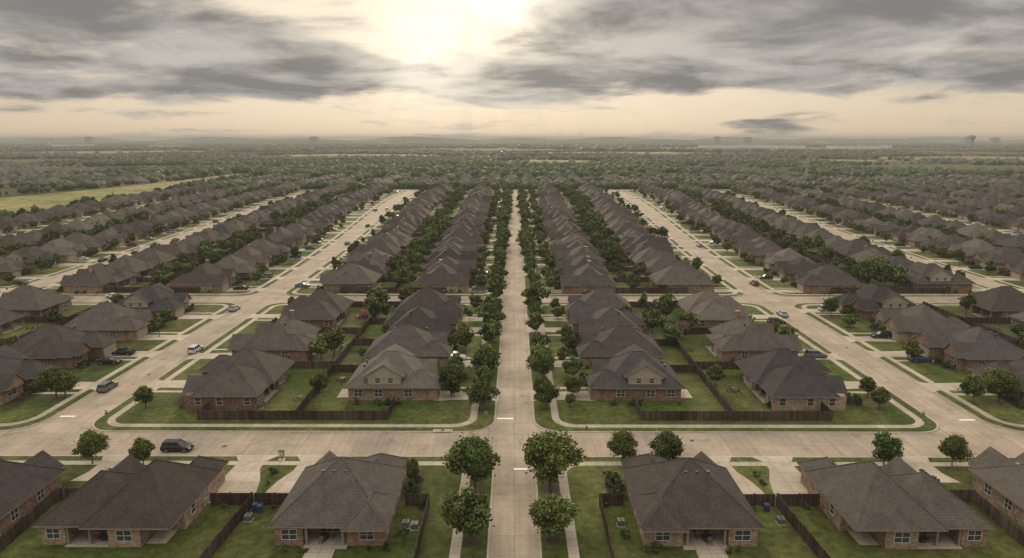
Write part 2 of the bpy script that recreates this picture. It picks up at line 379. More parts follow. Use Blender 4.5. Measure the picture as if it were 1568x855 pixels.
def v4():
    mb=MB(); walls(mb,[(-8.6,-5.6,8.6,6.2),(-8.6,-8,-4.4,-5.6),(-8.2,6.2,-2.4,9.2,2.8),(3,6.2,7.6,7.4,2.85)])
    hip(mb,-9.2,-6.4,9.2,6.9,EZ,.78); hip(mb,-9.2,-8.6,-1.5,3,EZ-.02,.7); gable(mb,-8.9,2,-1.8,9.9,EZ-.03,.75,'y'); gable(mb,2.4,2,8.2,8.1,EZ-.01,.85,'y','siding')
    mb.box(-1,-8.2,0,-.7,-7.9,2.6,'trim'); mb.box(3.2,-8.2,0,3.5,-7.9,2.6,'trim'); hip(mb,-4,-8.6,4,-1,EZ-.05,.35); mb.box(-4.3,-8.5,-.1,3.6,-5.65,.08,'walk')
    win(mb,-6.5,-8,'S',.9,2,1.4); win(mb,0,-5.6,'S',.15,3,2.1,2,False); win(mb,6,-5.6,'S',.9,2,1.4)
    for y in (-3,2): win(mb,-8.6,y,'W',1.0,1.3,1.4,1); win(mb,8.6,y,'E',1.0,1.3,1.4,1)
    gdoor(mb,-5.3,9.2,'N',4.6); win(mb,5.3,7.4,'N',.9,2.2,1.5); fdoor(mb,.4,6.2,'N')
    mb.box(4.3,-1.2,4,5.2,-.3,8.5,'brick'); mb.box(4.2,-1.3,8.5,5.3,-.2,8.65,'trim')
    vents(mb,[(-2.5,-1.4,7.4)])
    return mb
def v5():
    mb=MB(); walls(mb,[(-7.6,-6.4,7.6,7),(-7,7,-1.2,10,2.8),(2,7,6.6,8.6,2.85)])
    hip(mb,-8.2,-7.2,8.2,7.7,EZ,.66); gable(mb,-7.6,1.5,-.6,10.8,EZ-.01,.8,'y'); gable(mb,1.4,2,7.2,9.3,EZ-.02,.95,'y')
    hip(mb,-8.3,-9.6,0,0,EZ-.03,.66); walls(mb,[(-7.6,-9,-.6,-6.4)])
    win(mb,-4,-9,'S',.9,2,1.4); win(mb,4,-6.4,'S',.15,3,2.1,2,False); mb.box(.2,-9.6,-.1,6.4,-6.45,.07,'walk')
    for y in (-4,0,4): win(mb,-7.6,y,'W',1.0,1.3,1.4,1); win(mb,7.6,y,'E',1.0,1.3,1.4,1)
    gdoor(mb,-4.1,10,'N',4.8); win(mb,4.3,8.6,'N',.9,2.0,1.5); fdoor(mb,.3,7,'N')
    vents(mb,[(1.2,-1.6,7),(2.8,-1.6,7)])
    return mb
HV=[v0(),v1(),v2(),v3(),v4(),v5()]
PARTS={'walls':{'brick','siding'},'roof':{'roof'},'trim':{'trim','metal','dark','vent'},'windows':{'glass','frame'},'door':{'door','garage'},'patio':{'walk','cushion'}}
HP=[{k:h.mesh('house_'+k,s_) for k,s_ in PARTS.items()} for h in HV]
HJ=[h.mesh('brick_house_mesh') for h in HV]
def house(var,x,y,rz,near,mir=False,jit=True,sc=1.0,sx=1.0):
    s_=((-sc if mir else sc)*sx,sc,sc)
    if near:
        e=obj('brick_house',None,(x,y,ZB),rz,s_)
        for k,me in HP[var].items():
            if me: obj(k,me,parent=e)
        return e
    return obj('brick_house',HJ[var],(x,y,ZB),rz,s_)

# ------------------------------------------------------------------ trees
def leafcloud(pts,size,tone):
    n=len(pts)
    a=np.random.normal(size=(n,3)); a/=np.linalg.norm(a,axis=1)[:,None]
    b=np.cross(a,np.random.normal(size=(n,3))); b/=np.linalg.norm(b,axis=1)[:,None]
    s_=(size*np.random.uniform(.55,1.3,n))[:,None]
    V=np.stack([pts-a*s_*.5-b*s_*.28,pts+a*s_*.1-b*s_*.5,pts+a*s_*.6+b*s_*.1,pts-a*s_*.05+b*s_*.5],1).reshape(-1,3)
    F=np.arange(4*n).reshape(n,4)
    return V,F,tone
def tree_mesh(name,seed,H,Rr,ncl,nleaf,ls,leafkey='leaf',trunk=True,zlow=.24,taper=.38):
    rs=np.random.RandomState(seed); np.random.seed(seed); rd=random.Random(seed)
    mb=MB()
    cz=H*(zlow+1)/2; rz=H*(1-zlow)/2
    C=[]
    while len(C)<ncl:
        p=rs.uniform(-1,1,3)
        q=np.linalg.norm(p)
        if q>1 or q<.30: continue
        an=math.atan2(p[1],p[0])
        lob=1+.20*math.sin(3*an+seed)+.12*math.sin(5*an+seed*2)
        wz=1.0-taper*max(0,p[2])
        p=p*np.array([Rr*.82*lob*wz,Rr*.82*lob*wz,rz*.84])
        if p[2]<-rz*.45 : p[:2]*=.75
        C.append(p+np.array([0,0,cz]))
    C=np.array(C); cr=rs.uniform(.16,.34,ncl)*Rr; ct=rs.uniform(0,1,ncl)
    if trunk:
        segs=[(0,0,-.1,.026*H),(.02*H,.01*H,.2*H,.018*H),(0,.02*H,.42*H,.014*H),(.01*H,0,.7*H,.006*H)]
        def tube(p,r0,q,r1,n=7):
            p=Vector(p); q=Vector(q); d=(q-p).normalized(); a=d.orthogonal().normalized(); b=d.cross(a)
            A=[p+(a*math.cos(2*math.pi*k/n)+b*math.sin(2*math.pi*k/n))*r0 for k in range(n)]
            B=[q+(a*math.cos(2*math.pi*k/n)+b*math.sin(2*math.pi*k/n))*r1 for k in range(n)]
            for k in range(n): mb.poly([A[k],A[(k+1)%n],B[(k+1)%n],B[k]],'bark')
        for k in range(3): tube(segs[k][:3],segs[k][3],segs[k+1][:3],segs[k+1][3])
        for k in range(min(9,ncl)):
            base=Vector((.01*H,.015*H,H*rd.uniform(.2,.5))); tube(base,.010*H,tuple(C[k]),.003*H,5)
    per=nleaf//ncl; P=[];T=[]
    for k in range(ncl):
        d=rs.normal(size=(per,3)); d/=np.linalg.norm(d,axis=1)[:,None]
        r=cr[k]*(rs.uniform(.3,1.0,per)+.35*np.abs(rs.normal(size=per)))[:,None]
        pp=C[k]+d*r*np.array([1,1,.75]); P.append(pp)
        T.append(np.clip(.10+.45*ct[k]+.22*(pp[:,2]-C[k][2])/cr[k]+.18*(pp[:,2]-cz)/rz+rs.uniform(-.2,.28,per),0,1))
    P=np.concatenate(P);T=np.concatenate(T)
    V,F,T=leafcloud(P,ls,T)
    nv=len(mb.v); verts=mb.v+[tuple(v) for v in V]; faces=mb.f+[tuple(int(i)+nv for i in f) for f in F]
    me=bpy.data.meshes.new(name); me.from_pydata(verts,[],faces)
    me.materials.append(M['bark']); me.materials.append(M[leafkey])
    me.polygons.foreach_set('material_index',[0]*len(mb.f)+[1]*len(F))
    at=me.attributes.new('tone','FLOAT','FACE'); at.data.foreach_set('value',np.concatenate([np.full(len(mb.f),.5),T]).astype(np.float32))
    me.update(); return me
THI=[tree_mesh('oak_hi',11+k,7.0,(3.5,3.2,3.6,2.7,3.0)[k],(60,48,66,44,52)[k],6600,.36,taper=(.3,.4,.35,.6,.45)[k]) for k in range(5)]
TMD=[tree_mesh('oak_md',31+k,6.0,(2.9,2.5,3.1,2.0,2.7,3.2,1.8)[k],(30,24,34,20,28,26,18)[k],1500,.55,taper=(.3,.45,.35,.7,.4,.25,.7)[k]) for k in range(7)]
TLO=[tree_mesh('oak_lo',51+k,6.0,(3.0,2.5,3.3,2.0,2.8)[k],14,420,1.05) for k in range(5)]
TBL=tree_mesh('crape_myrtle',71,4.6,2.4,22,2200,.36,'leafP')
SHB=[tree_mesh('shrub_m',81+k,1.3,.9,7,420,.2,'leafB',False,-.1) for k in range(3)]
def tree(x,y,h,z=ZB,near=None,w=1.0,name='oak_tree'):
    if not seen(x,y,12): return
    if near is None: near=0 if y<140 else (1 if y<330 else 2)
    me,base=((random.choice(THI),7.0),(random.choice(TMD),6.0),(random.choice(TLO),6.0))[near]
    s_=h/base; a=U(.86,1.16)*w
    obj(name,me,(x,y,z),U(0,6.28),(s_*a,s_*w*U(.88,1.14),s_))
    if near<2 and name=='oak_tree': bed(x,y,.17*h,.17*h)
def shrub(x,y,s_=1.0):
    if seen(x,y,5): obj('shrub',random.choice(SHB),(x,y,ZB),U(0,6.28),(s_,s_,s_*U(.8,1.2)))

# ------------------------------------------------------------------ fences
def fence(pts,h=1.8,name='wooden_fence',z=ZB,warp=True,posts=True):
    mb=MB()
    P=[W(*p) if warp else p for p in pts]
    for a,b_ in zip(P[:-1],P[1:]):
        L=math.hypot(b_[0]-a[0],b_[1]-a[1]); n=max(1,int(L/2.4)); dx,dy=(b_[0]-a[0])/L,(b_[1]-a[1])/L; nx,ny=-dy,dx
        for k in range(n):
            s0,s1=L*k/n,L*(k+1)/n; hh=h+U(-.04,.04); o=U(-.02,.02)
            def q(s_,o_,zz): return (a[0]+dx*s_+nx*o_,a[1]+dy*s_+ny*o_,z+zz)
            t=.03
            A=[q(s0,o-t,0),q(s1,o-t,0),q(s1,o+t,0),q(s0,o+t,0)]; B=[q(s0,o-t,hh),q(s1,o-t,hh),q(s1,o+t,hh),q(s0,o+t,hh)]
            mb.poly(B,'fence')
            for i in range(4): mb.poly([A[i],A[(i+1)%4],B[(i+1)%4],B[i]],'fence')
            if posts:
                for zz in (.35,1.0,1.55):
                    C=[q(s0,o+t,zz),q(s1,o+t,zz),q(s1,o+t+.05,zz),q(s0,o+t+.05,zz)]; D=[(c[0],c[1],c[2]+.09) for c in C]
                    mb.poly(D,'fence'); mb.poly([C[3],C[2],D[2],D[3]],'fence')
                x,y,_=q(s0,0,0); mb.box(x-.07,y-.07,z-.1,x+.07,y+.07,z+h+.1,'fence')
    me=mb.mesh(name)
    return obj(name,me)

# ------------------------------------------------------------------ cars
def paintmat(name,c):
    m,nt,b=material(name,.42,.4); b.inputs['Base Color'].default_value=c+(1,); M[name]=m
for n_,c_ in (('car_white',(.52,.52,.50)),('car_black',(.02,.02,.023)),('car_grey',(.12,.125,.13)),('car_silver',(.28,.29,.30)),('car_red',(.13,.02,.02)),('car_blue',(.03,.05,.11))): paintmat(n_,c_)
m,nt,b=material('tyre_rubber',.9,.2); b.inputs['Base Color'].default_value=(.02,.02,.02,1); M['tyre']=m
m,nt,b=material('car_lamp_red',.3,.5); b.inputs['Base Color'].default_value=(.3,.01,.01,1); M['lampr']=m
m,nt,b=material('car_lamp_clear',.4,.4); b.inputs['Base Color'].default_value=(.6,.6,.58,1); M['lampw']=m
def car_mesh(kind,paint):
    mb=MB()
    prof=[(-2.32,.32),(-2.42,.55),(-2.40,.88),(-2.3,1.02),(-1.2,1.07),(1.0,1.05),(1.75,.96),(2.2,.84),(2.38,.62),(2.32,.32)]
    hw=.92
    R_=[[(x*.985,-hw+.10,z-.0 if z<.9 else z+.03) for x,z in prof],[(x,-hw,z if z<.9 else z-.05) for x,z in prof],[(x,hw,z if z<.9 else z-.05) for x,z in prof],[(x*.985,hw-.10,z if z<.9 else z+.03) for x,z in prof]]
    n=len(prof)
    for A,B in ((R_[1],R_[0]),(R_[0],R_[3]),(R_[3],R_[2])):
        for k in range(n): mb.poly([A[k],A[(k+1)%n],B[(k+1)%n],B[k]],paint)
    mb.poly(R_[1],paint); mb.poly(R_[2][::-1],paint)
    if kind=='suv': b0,b1,t0,t1,zt=-2.25,1.05,-1.98,.35,1.68
    elif kind=='sedan': b0,b1,t0,t1,zt=-1.75,1.0,-1.0,.25,1.42
    else: b0,b1,t0,t1,zt=-.55,1.15,-.4,.55,1.75
    zb=1.04
    Bt=[(b0,-.84,zb),(b1,-.84,zb),(b1,.84,zb),(b0,.84,zb)]; Tp=[(t0,-.66,zt),(t1,-.66,zt),(t1,.66,zt),(t0,.66,zt)]
    for k in range(4): mb.poly([Bt[k],Bt[(k+1)%4],Tp[(k+1)%4],Tp[k]],'cglass')
    e=.05
    mb.box(t0-e,-.70,zt-.02,t1+e,.70,zt+.05,paint)
    def pil(p,q,w=.06):
        p=Vector(p);q=Vector(q)
        for sx,sy in ((1,0),(0,1)):
            a=Vector((w*sx,w*sy,0)); mb.poly([p-a,p+a,q+a,q-a],paint)
    for s_ in (-1,1):
        y0,y1=s_*.855,s_*.675
        for f in (0,.38,.70,1):
            pil((b0+(b1-b0)*f,y0,zb),(t0+(t1-t0)*f,y1,zt))
    if kind=='pickup':
        for y in (-.84,.80): mb.box(-2.3,y-.04,1.0,-.6,y+.08,1.2,paint)
        mb.box(-2.2,-.76,1.05,-.65,.76,1.085,'dark'); mb.box(-2.34,-.84,1.0,-2.26,.84,1.2,paint)
    for x in (-1.45,1.45):
        for s_ in (-1,1):
            n=16
            for r_,y0,y1,mat in ((.35,.70,.945,'tyre'),(.21,.945,.96,'metal'),(.42,.905,.93,'dark')):
                A=[(x+r_*math.cos(2*math.pi*k/n),s_*y0,.35+r_*math.sin(2*math.pi*k/n)) for k in range(n)]
                B=[(p[0],s_*y1,p[2]) for p in A]
                for k in range(n): mb.poly([A[k],A[(k+1)%n],B[(k+1)%n],B[k]],mat)
                mb.poly(B,mat)
    for s_ in (-1,1):
        mb.box(2.2,s_*.72-.16,.66,2.40,s_*.72+.16,.80,'lampw'); mb.box(-2.43,s_*.76-.12,.72,-2.36,s_*.76+.12,.96,'lampr')
        mb.box(.75,s_*.98-.1,1.02,.95,s_*.98+.1,1.16,paint)
    mb.box(2.3,-.5,.42,2.41,.5,.6,'dark'); mb.box(-2.30,-.86,.22,2.28,.86,.34,'dark')
    return mb.mesh('car')
CARS={}
PAINTS=['car_white','car_black','car_grey','car_silver','car_red','car_blue','car_grey','car_black','car_grey']
def car(x,y,rz,kind='suv',paint='car_black',z=ZB+.01):
    if not seen(x,y,6): return
    k=(kind,paint)
    if k not in CARS: CARS[k]=car_mesh(kind,paint)
    obj('pickup_truck' if kind=='pickup' else 'parked_car',CARS[k],(x,y,z),rz)

# ------------------------------------------------------------------ BLOCKS
UB=[(3.4,75.7),(84.3,161.7),(170.3,245.7),(254.3,329.7),(338.3,413.7),(422.3,497.7)]
VB=[(110.6,205.6),(214.4,676)]
def addblock(s_,a,b_,v0_,v1_,r,sl,bt,t):
    u0,u1=(a,b_) if s_>0 else (-b_,-a)
    l,rr=sl if s_>0 else (sl[1],sl[0])
    block(u0,v0_,u1,v1_,r,(l,bt,rr,t))
for s_ in (1,-1):
    for bi,(a,b_) in enumerate(UB):
        if s_<0 and bi>3: continue
        if s_<0 and bi==3: b_=299
        for vi,(c0,c1) in enumerate(VB):
            addblock(s_,a,b_,c0,c1,5.2 if vi==0 and bi==0 else 6,(3.4 if bi==0 else 1.9,1.9),1.8,1.8)
    addblock(s_,3.1,240,20,101.4,5,(3.5,2.2),1.9,1.9)
    for bi,(a,b_) in enumerate(UB):
        if s_<0 and bi>3: continue
        mid=(a+b_)/2
        for vi,(c0,c1) in enumerate(VB):
            for side in (0,1):
                if s_<0 and bi==3 and side==1: continue
                uc=a+21.5 if side==0 else b_-20.5
                if bi==0 and vi==0:
                    vs=[131.5,151,170.5,190] if side==0 else [130,157,185]
                elif vi==0:
                    vs=[129,150,171.5,192]
                else:
                    n=24; vs=[c0+13+(c1-c0-26)*k/(n-1)+U(-1.2,1.2) for k in range(n)]
                face=-s_ if side==0 else s_
                rz=-math.pi/2 if face>0 else math.pi/2
                for k,v in enumerate(vs):
                    x,y=W(s_*uc,v)
                    if not seen(x,y,20): continue
                    near=v<235
                    if bi==0 and vi==0: var=(3,2,5,2)[k] if side==0 else (1,4,1)[k]
                    elif vi==1 and k==0: var=random.choice([3,4,2])
                    else: var=random.choice([0,2,2,3,4,5,5])
                    rr_=rz+(0 if v<235 else U(-.06,.06))
                    if bi==0 and vi==0 and side==1: mir=(s_>0)
                    else: mir=R()<.5
                    if bi==0 and vi==0 and side==0: mir=(s_>0)
                    sc_=(.96 if side==0 and bi==0 and vi==0 else 1.0) if near else U(.88,1.05)
                    if v>630 and bi==0 and side==0: sc_*=.9
                    house(var,x+U(-1.8,1.8)*(0 if near else 1),y,rr_,near,mir,sc=sc_)
                    uk=(a if side==0 else b_); dn=1 if side==0 else -1
                    gx=3.9 if var not in (4,5) else -4.5
                    if mir: gx=-gx
                    gv=v+(-gx if face>0 else gx)
                    drv_u(s_*uk,s_*(uc-dn*9.3),gv,4.2,5.4,s_*dn)
                    hv=v-(gv-v)*.1
                    so=3.4 if (bi==0 and side==0) else 2.0
                    ww=[(uk+dn*so,hv-.5),(uc-dn*8,hv-.5),(uc-dn*8,hv+.5),(uk+dn*so,hv+.5)]
                    dquad([(s_*p,q) for p,q in ww])
                    if v<300:
                        bx,by=W(s_*(uc-dn*9.6),2*v-gv); bed(bx,by,1.6,4.0)
                        for _ in range(12 if v<235 else 5):
                            xx,yy=W(s_*(uc-dn*U(8.8,10.8)),v+U(-7,7))
                            if abs(yy-gv)>3: shrub(xx,yy,U(.6,1.6))
                        for _ in range(6): xx,yy=W(s_*(uc+U(-7,7)),v-8.8*sc_); shrub(xx,yy,U(.5,1.2))
                    if bi==0 and side==0:
                        xx,yy=W(s_*(12.8+U(-1.5,1)),v+ (gv-v<0 and 5 or -5)+U(-1,1)); tree(xx,yy,U(3.6,6.8))
                        if R()<.75: xx,yy=W(s_*(11.5+U(-1,1.5)),v-(gv-v<0 and 5 or -5)*.9); tree(xx,yy,U(2.8,5.6))
                    else:
                        if R()<(.6 if v<205 else .85):
                            xx,yy=W(s_*(uk+dn*U(5,10)),2*v-gv+U(-2,2)); tree(xx,yy,U(3.0,6.8))
                    nb=(1 if R()<.65 else 0) if v<205 else random.choice([0,1,2,2,3,4])
                    for _ in range(nb):
                        xx,yy=W(s_*(uc+dn*U(10.5,17.5)),v+U(-8,8)); tree(xx,yy,U(3.0,8.4))
                    if v>=235 and v<520:
                        for _ in range(3):
                            xx,yy=W(s_*(uc-dn*U(9.5,11.5)),2*v-gv+U(-5,5)); tree(xx,yy,U(1.2,2.8),near=2,w=1.2,name='shrub')
                        xx,yy=W(s_*(uc+dn*U(9,17)),v+U(-8,8)); tree(xx,yy,U(1.4,3),near=2,w=1.2,name='shrub')
                    if (vi==1 or bi>0) and R()<((.34 if v<430 else .12) if not (bi==0 and side==0) else .12):
                        xx,yy=W(s_*(uk+dn*U(5.5,8.5)),gv+U(-.8,.8))
                        car(xx,yy,0 if R()<.5 else math.pi,random.choice(['suv','sedan','suv','pickup']),random.choice(PAINTS))
                    if (bi>0 or side==1) and R()<.10 and v>215:
                        xx,yy=W(s_*(uk-dn*1.3),gv+8); car(xx,yy,math.pi/2,random.choice(['suv','sedan']),random.choice(PAINTS),z=.03)
                    if vi==0 and R()<.7:
                        xx,yy=W(s_*(uc+dn*U(11,14)),v+U(-5,5))
                        if seen(xx,yy,0):
                            mb=MB(); mb.cyl(0,0,0,.72,.05,.05,'metal',6); mb.cyl(0,0,.72,.76,.6,.6,'dark',12)
                            for q in range(4):
                                cx_,cy_=math.cos(q*1.57+.5),math.sin(q*1.57+.5); mb.box(cx_-.22,cy_-.22,.38,cx_+.22,cy_+.22,.45,'cushion'); mb.box(cx_*1.2-.2,cy_*1.2-.05,.0,cx_*1.2+.2,cy_*1.2+.05,.9,'cushion')
                            obj('patio_table_set',mb.mesh('patio_table_set'),(xx,yy,ZB),U(0,6))
                bnd=[(p+q)/2 for p,q in zip(vs[:-1],vs[1:])]
                for v in bnd:
                    x,y=W(s_*mid,v)
                    if seen(x,y,10) and v<430:
                        fence([(s_*(uc+dn*3),v),(s_*mid,v)],1.75,posts=v<210)
            x,y=W(s_*mid,c1)
            if seen(s_*mid,c1,10):
                v=c0+6.2
                P=[(s_*mid,v+(c1-6.2-v)*k/20) for k in range(21)]
                if vi==0: P=[(s_*mid,c0+5.0),(s_*mid,c1-5)]
                P=[p for p in P if seen(p[0],p[1],30)]
                if len(P)>1: fence(P,1.8,posts=vi==0)
                m0,m1=(19.5,18.5)
                if seen(s_*mid,c0,10):
                    fence([(s_*(a+m0),c0+(12 if vi==0 else 9)),(s_*(a+m0),c0+5.0),(s_*(b_-m1),c0+5.0),(s_*(b_-m1),c0+10)],1.8,posts=vi==0)
                    if vi==0: fence([(s_*(a+m0),c1-6),(s_*(b_-m1),c1-6)],1.8)
def sheet(name,pts,z,mat):
    mb=MB(); mb.poly([(p[0],p[1],z) for p in pts],mat); return obj(name,mb.mesh(name))
gp=MB(); gp.box(-9000,-300,-1,9000,14000,0.0,'ground'); obj('ground',gp.mesh('ground'))
L=[W(-301,v) for v in range(20,690,20)]+[W(-301,684)]; Rr_=[W(502,684)]+[W(502,v) for v in range(680,0,-20)]
sheet('road',[(x,y) for x,y in L][::-1]+[(x,y) for x,y in Rr_][::-1],.02,'road')
def dsouth(pts): drive.poly([(p[0],p[1],ZB+.006) for p in pts],'drive')
for s_ in (1,-1):
    dsouth([(s_*x,y) for x,y in [(44.6,101.4),(43.4,99.2),(43.6,95),(44.6,91),(45.0,86.8),(37.4,86.8),(37.2,90),(37.9,93.5),(39.2,97),(39.2,99.4),(37.8,101.4)]])
    dsouth([(s_*x,y) for x,y in [(28.0,101.4),(29.2,99.2),(29.2,95),(28.6,91),(28.2,86.8),(35.2,86.8),(35.8,90),(35.2,93),(33.9,96.4),(33.6,99.2),(34.8,101.4)]])
    dsouth([(s_*x,y) for x,y in [(60,101.4),(61,99),(61,95),(60,93),(66,93),(65,96),(65,99),(66,101.4)]])
    for u0,u1 in ((37.8,44.6),(28.0,34.8),(60,66)):
        drive.poly([(s_*u0,101.4,ZB+.006),(s_*u1,101.4,ZB+.006),(s_*u1,101.8,.03),(s_*u0,101.8,.03)],'drive')
# south houses
house(0,-23.0,83.9,0,True,False,sx=.93); house(1,-50.9,83.7,0,True,False,sx=.83); house(4,-74,84,0,True,False); house(2,-96,84,0,True)
house(0,23.2,83.9,0,True,True,sx=.95); house(1,50.4,83.7,0,True,True,sx=.84); house(5,74,84,0,True,True); house(2,96,84,0,True)
for s_ in (1,-1):
    F=lambda p:fence([(s_*x,y) for x,y in p],1.85,warp=False)
    F([(15,86.3),(11.8,86.3),(11.8,60)]); F([(30.2,86.3),(36.0,86.3)]); F([(36.2,86.3),(37.6,60)]); F([(36.4,86.32),(42.2,86.32)])
    F([(60,87.5),(64,87.5)]); F([(64.2,87.5),(62,60)])
    for x,y in ((12.9,86),(33,85.4),(14.3,79),(60,90),(60.5,94),(40,85.4),(36.3,92),(36.6,95)): shrub(s_*x,y,U(.6,1.1))
    bed(s_*14.4,91.5,1.1,4.5); bed(s_*60,91.5,1.2,4.2)
    for k in range(6): shrub(s_*(14.1+U(0,.7)),88+k*1.3,U(.8,1.5))
    for k in range(5): shrub(s_*(60+U(0,1.2)),88+k*1.6,U(.9,1.5))
    for k in range(7):
        if k not in (2,3,4): shrub(s_*(16+k*2+U(-.4,.4)),75.6+U(-.3,.3),U(.5,.9))
tree(-5.7,91,7.8,near=0); tree(-5.8,77.6,7.2,near=0); tree(5.2,91,8.4,near=0,w=1.08); tree(4.9,78,5.8,near=0)
tree(-66,98.5,5.4,near=0,w=.85); tree(-57.5,97.5,4.8,near=0); tree(17,98.5,5.4,near=0,w=.95); tree(23.6,97.8,5.8,near=0,w=.95); tree(57,97.5,5.7,near=0,w=.95); tree(68,98.3,5.0,near=0,w=.85); tree(-15.0,92,4.2,near=0,w=.55)
# avenue trees
v=120.5
while v<668:
    for s_ in (-1,1):
        if abs(v-210)<8 or R()<.05: continue
        h=(U(5.4,8.4) if s_<0 else U(3.8,6.8)) if v<200 else U(4.6,8.8)
        tree(s_*(5.9+U(-.5,.5)),v+U(-2.3,2.3),h,w=U(.92,1.12))
    v+=7.4 if v<260 else 7.0
for x,y,h in ((-12.4,127,6.6),(-69.5,121,4.4),(68.5,121,4.4),(66,168,4.6),(-66,196,4),(10.5,122,2.6),(-40,195,6.5),(38,196,5.5),(-44.5,150,5.2),(45,172,6),(-88,126,5.8),(88,124,5.8),(91,150,5),(-91,168,5),(-35,150,3),(36,172,6.5),(31,183,5),(-32,168,4),(-36,186,5),(-33,201,6),(46,199,5)): tree(x,y,h)
obj('crape_myrtle_tree',TBL,(42.5,166,ZB),1.0,(1,1,1)); obj('crape_myrtle_tree',TBL,(-41,181,ZB),1.7,(.9,.9,.9))
obj('lawn',lawn.mesh('lawn')); obj('kerb',kerb.mesh('kerb')); obj('pavement',walk.mesh('pavement')); obj('driveway',drive.mesh('driveway')); obj('garden_bed',beds.mesh('garden_bed'))
# cars
car(-76.2,156,math.pi/2,'suv','car_white',z=.03); car(-55,103.4,0,'suv','car_black',z=.03)
car(-91.5,147,0,'sedan','car_black'); car(-13.6,150,0,'pickup','car_white'); car(-96,240,0,'sedan','car_black')
car(93.5,168,math.pi,'suv','car_black'); car(92.3,149,0,'sedan','car_blue'); car(70.0,152,0,'suv','car_grey'); car(71.8,181,0,'suv','car_black'); car(-72.5,228,0.0,'sedan','car_grey')
car(-160,245,math.pi/2,'suv','car_white',z=.03); car(-172,232,0,'sedan','car_black'); car(87,318,math.pi/2,'sedan','car_grey',z=.03)
car(-83,196,math.pi/2,'sedan','car_silver',z=.03); car(83.2,232,math.pi/2,'suv','car_red',z=.03); car(110,208,0,'suv','car_grey',z=.03); car(-128,212,0,'sedan','car_white',z=.03)
car(-82.6,131,math.pi/2,'suv','car_grey',z=.03); car(76.8,190,math.pi/2,'sedan','car_silver',z=.03)
def bar(x0,y0,x1,y1):
    mb=MB(); mb.poly([(x0,y0,.028),(x1,y0,.028),(x1,y1,.028),(x0,y1,.028)],'paint'); obj('road_marking',mb.mesh('bar'))
bar(-3.2,116.3,-.2,116.9); bar(-.1,97.0,2.0,97.5); bar(-83.4,117.0,-80.6,117.6); bar(80.6,116,83.4,116.6)
mb=MB(); mb.box(-14.2,110.45,0,-10.8,111.6,.17,'walk'); mb.box(-13.9,110.40,.02,-11.1,110.46,.12,'dark'); mb.cyl(-12.5,111.1,.17,.19,.3,.3,'dark',14); obj('storm_drain',mb.mesh('storm_drain'))
for x,y in ((1.2,106),(-48,105),(30,107.5),(-79,140),(81,160),(.8,180)):
    mb=MB(); mb.cyl(0,0,0,.012,.38,.38,'dark',18); obj('manhole_cover',mb.mesh('manhole_cover'),(x,y,.02))
mb=MB(); mb.cyl(0,0,0,.7,.09,.09,'metal'); mb.box(-.4,-.25,.7,.4,.25,1.5,'metal'); mb.box(-.45,-.3,1.5,.45,.3,1.58,'dark'); mb.box(-.5,-.4,-.02,.5,.4,.06,'walk')
for i in range(4):
    for j in range(2): mb.box(-.36+.38*j,-.265,.76+i*.18,-.04+.38*j,-.25,.90+i*.18,'frame')
obj('cluster_mailbox',mb.mesh('mailbox'),(-36.8,99.9,ZB))
def sign(x,y,rz):
    mb=MB(); mb.cyl(0,0,0,2.6,.04,.035,'metal',8)
    pts=[(.38*math.cos(math.pi/8+k*math.pi/4),.38*math.sin(math.pi/8+k*math.pi/4)) for k in range(8)]
    A=[(p,-.05,2.3+q) for p,q in pts]; B=[(p,-.08,2.3+q) for p,q in pts]
    mb.poly(A,'metal'); mb.poly(B,'lampr')
    for k in range(8): mb.poly([A[k],A[(k+1)%8],B[(k+1)%8],B[k]],'frame')
    mb.box(-.35,-.01,2.75,.35,.01,2.9,'metal')
    obj('stop_sign',mb.mesh('stop_sign'),(x,y,ZB),rz)
sign(71.8,112.9,math.pi); sign(-5,112.8,math.pi); sign(5.3,99.5,0); sign(-72,112.9,math.pi)
mb=MB(); mb.cyl(0,0,0,.08,.18,.18,'lampr',12); mb.cyl(0,0,.08,.55,.11,.11,'lampr',12); mb.cyl(0,0,.55,.72,.14,.04,'lampr',12); mb.box(-.22,-.05,.38,.22,.05,.48,'lampr'); mb.box(-.06,-.2,.36,.06,0,.5,'lampr')
obj('fire_hydrant',mb.mesh('hydrant'),(12.6,111.6,ZB))
def ac(x,y):
    mb=MB(); mb.box(-.55,-.55,-.02,.55,.55,.06,'walk'); mb.box(-.42,-.42,.06,.42,.42,.85,'metal'); mb.cyl(0,0,.85,.89,.33,.33,'dark',14)
    for k in range(8): mb.box(-.43,-.43,.14+k*.085,.43,.43,.165+k*.085,'dark')
    obj('air_conditioner',mb.mesh('ac'),(x,y,ZB))
for x,y in ((-14.2,81),(-13,80.6),(14,81.5),(-35.4,82.5),(35.2,82),(-48,121),(-16.2,131)): ac(x,y)
def bin_(x,y):
    mb=MB()
    A=[(-.25,-.28,.05),(.25,-.28,.05),(.25,.28,.05),(-.25,.28,.05)];B=[(-.32,-.36,1),(.32,-.36,1),(.32,.36,1),(-.32,.36,1)]
    for k in range(4): mb.poly([A[k],A[(k+1)%4],B[(k+1)%4],B[k]],'car_blue')
    mb.box(-.34,-.4,1,.34,.4,1.07,'car_blue'); mb.cyl(-.2,.3,0,.2,.1,.1,'tyre',8); obj('wheelie_bin',mb.mesh('bin'),(x,y,ZB))
bin_(-34.6,84.5); bin_(34.4,85.0); bin_(-35.4,84.9)
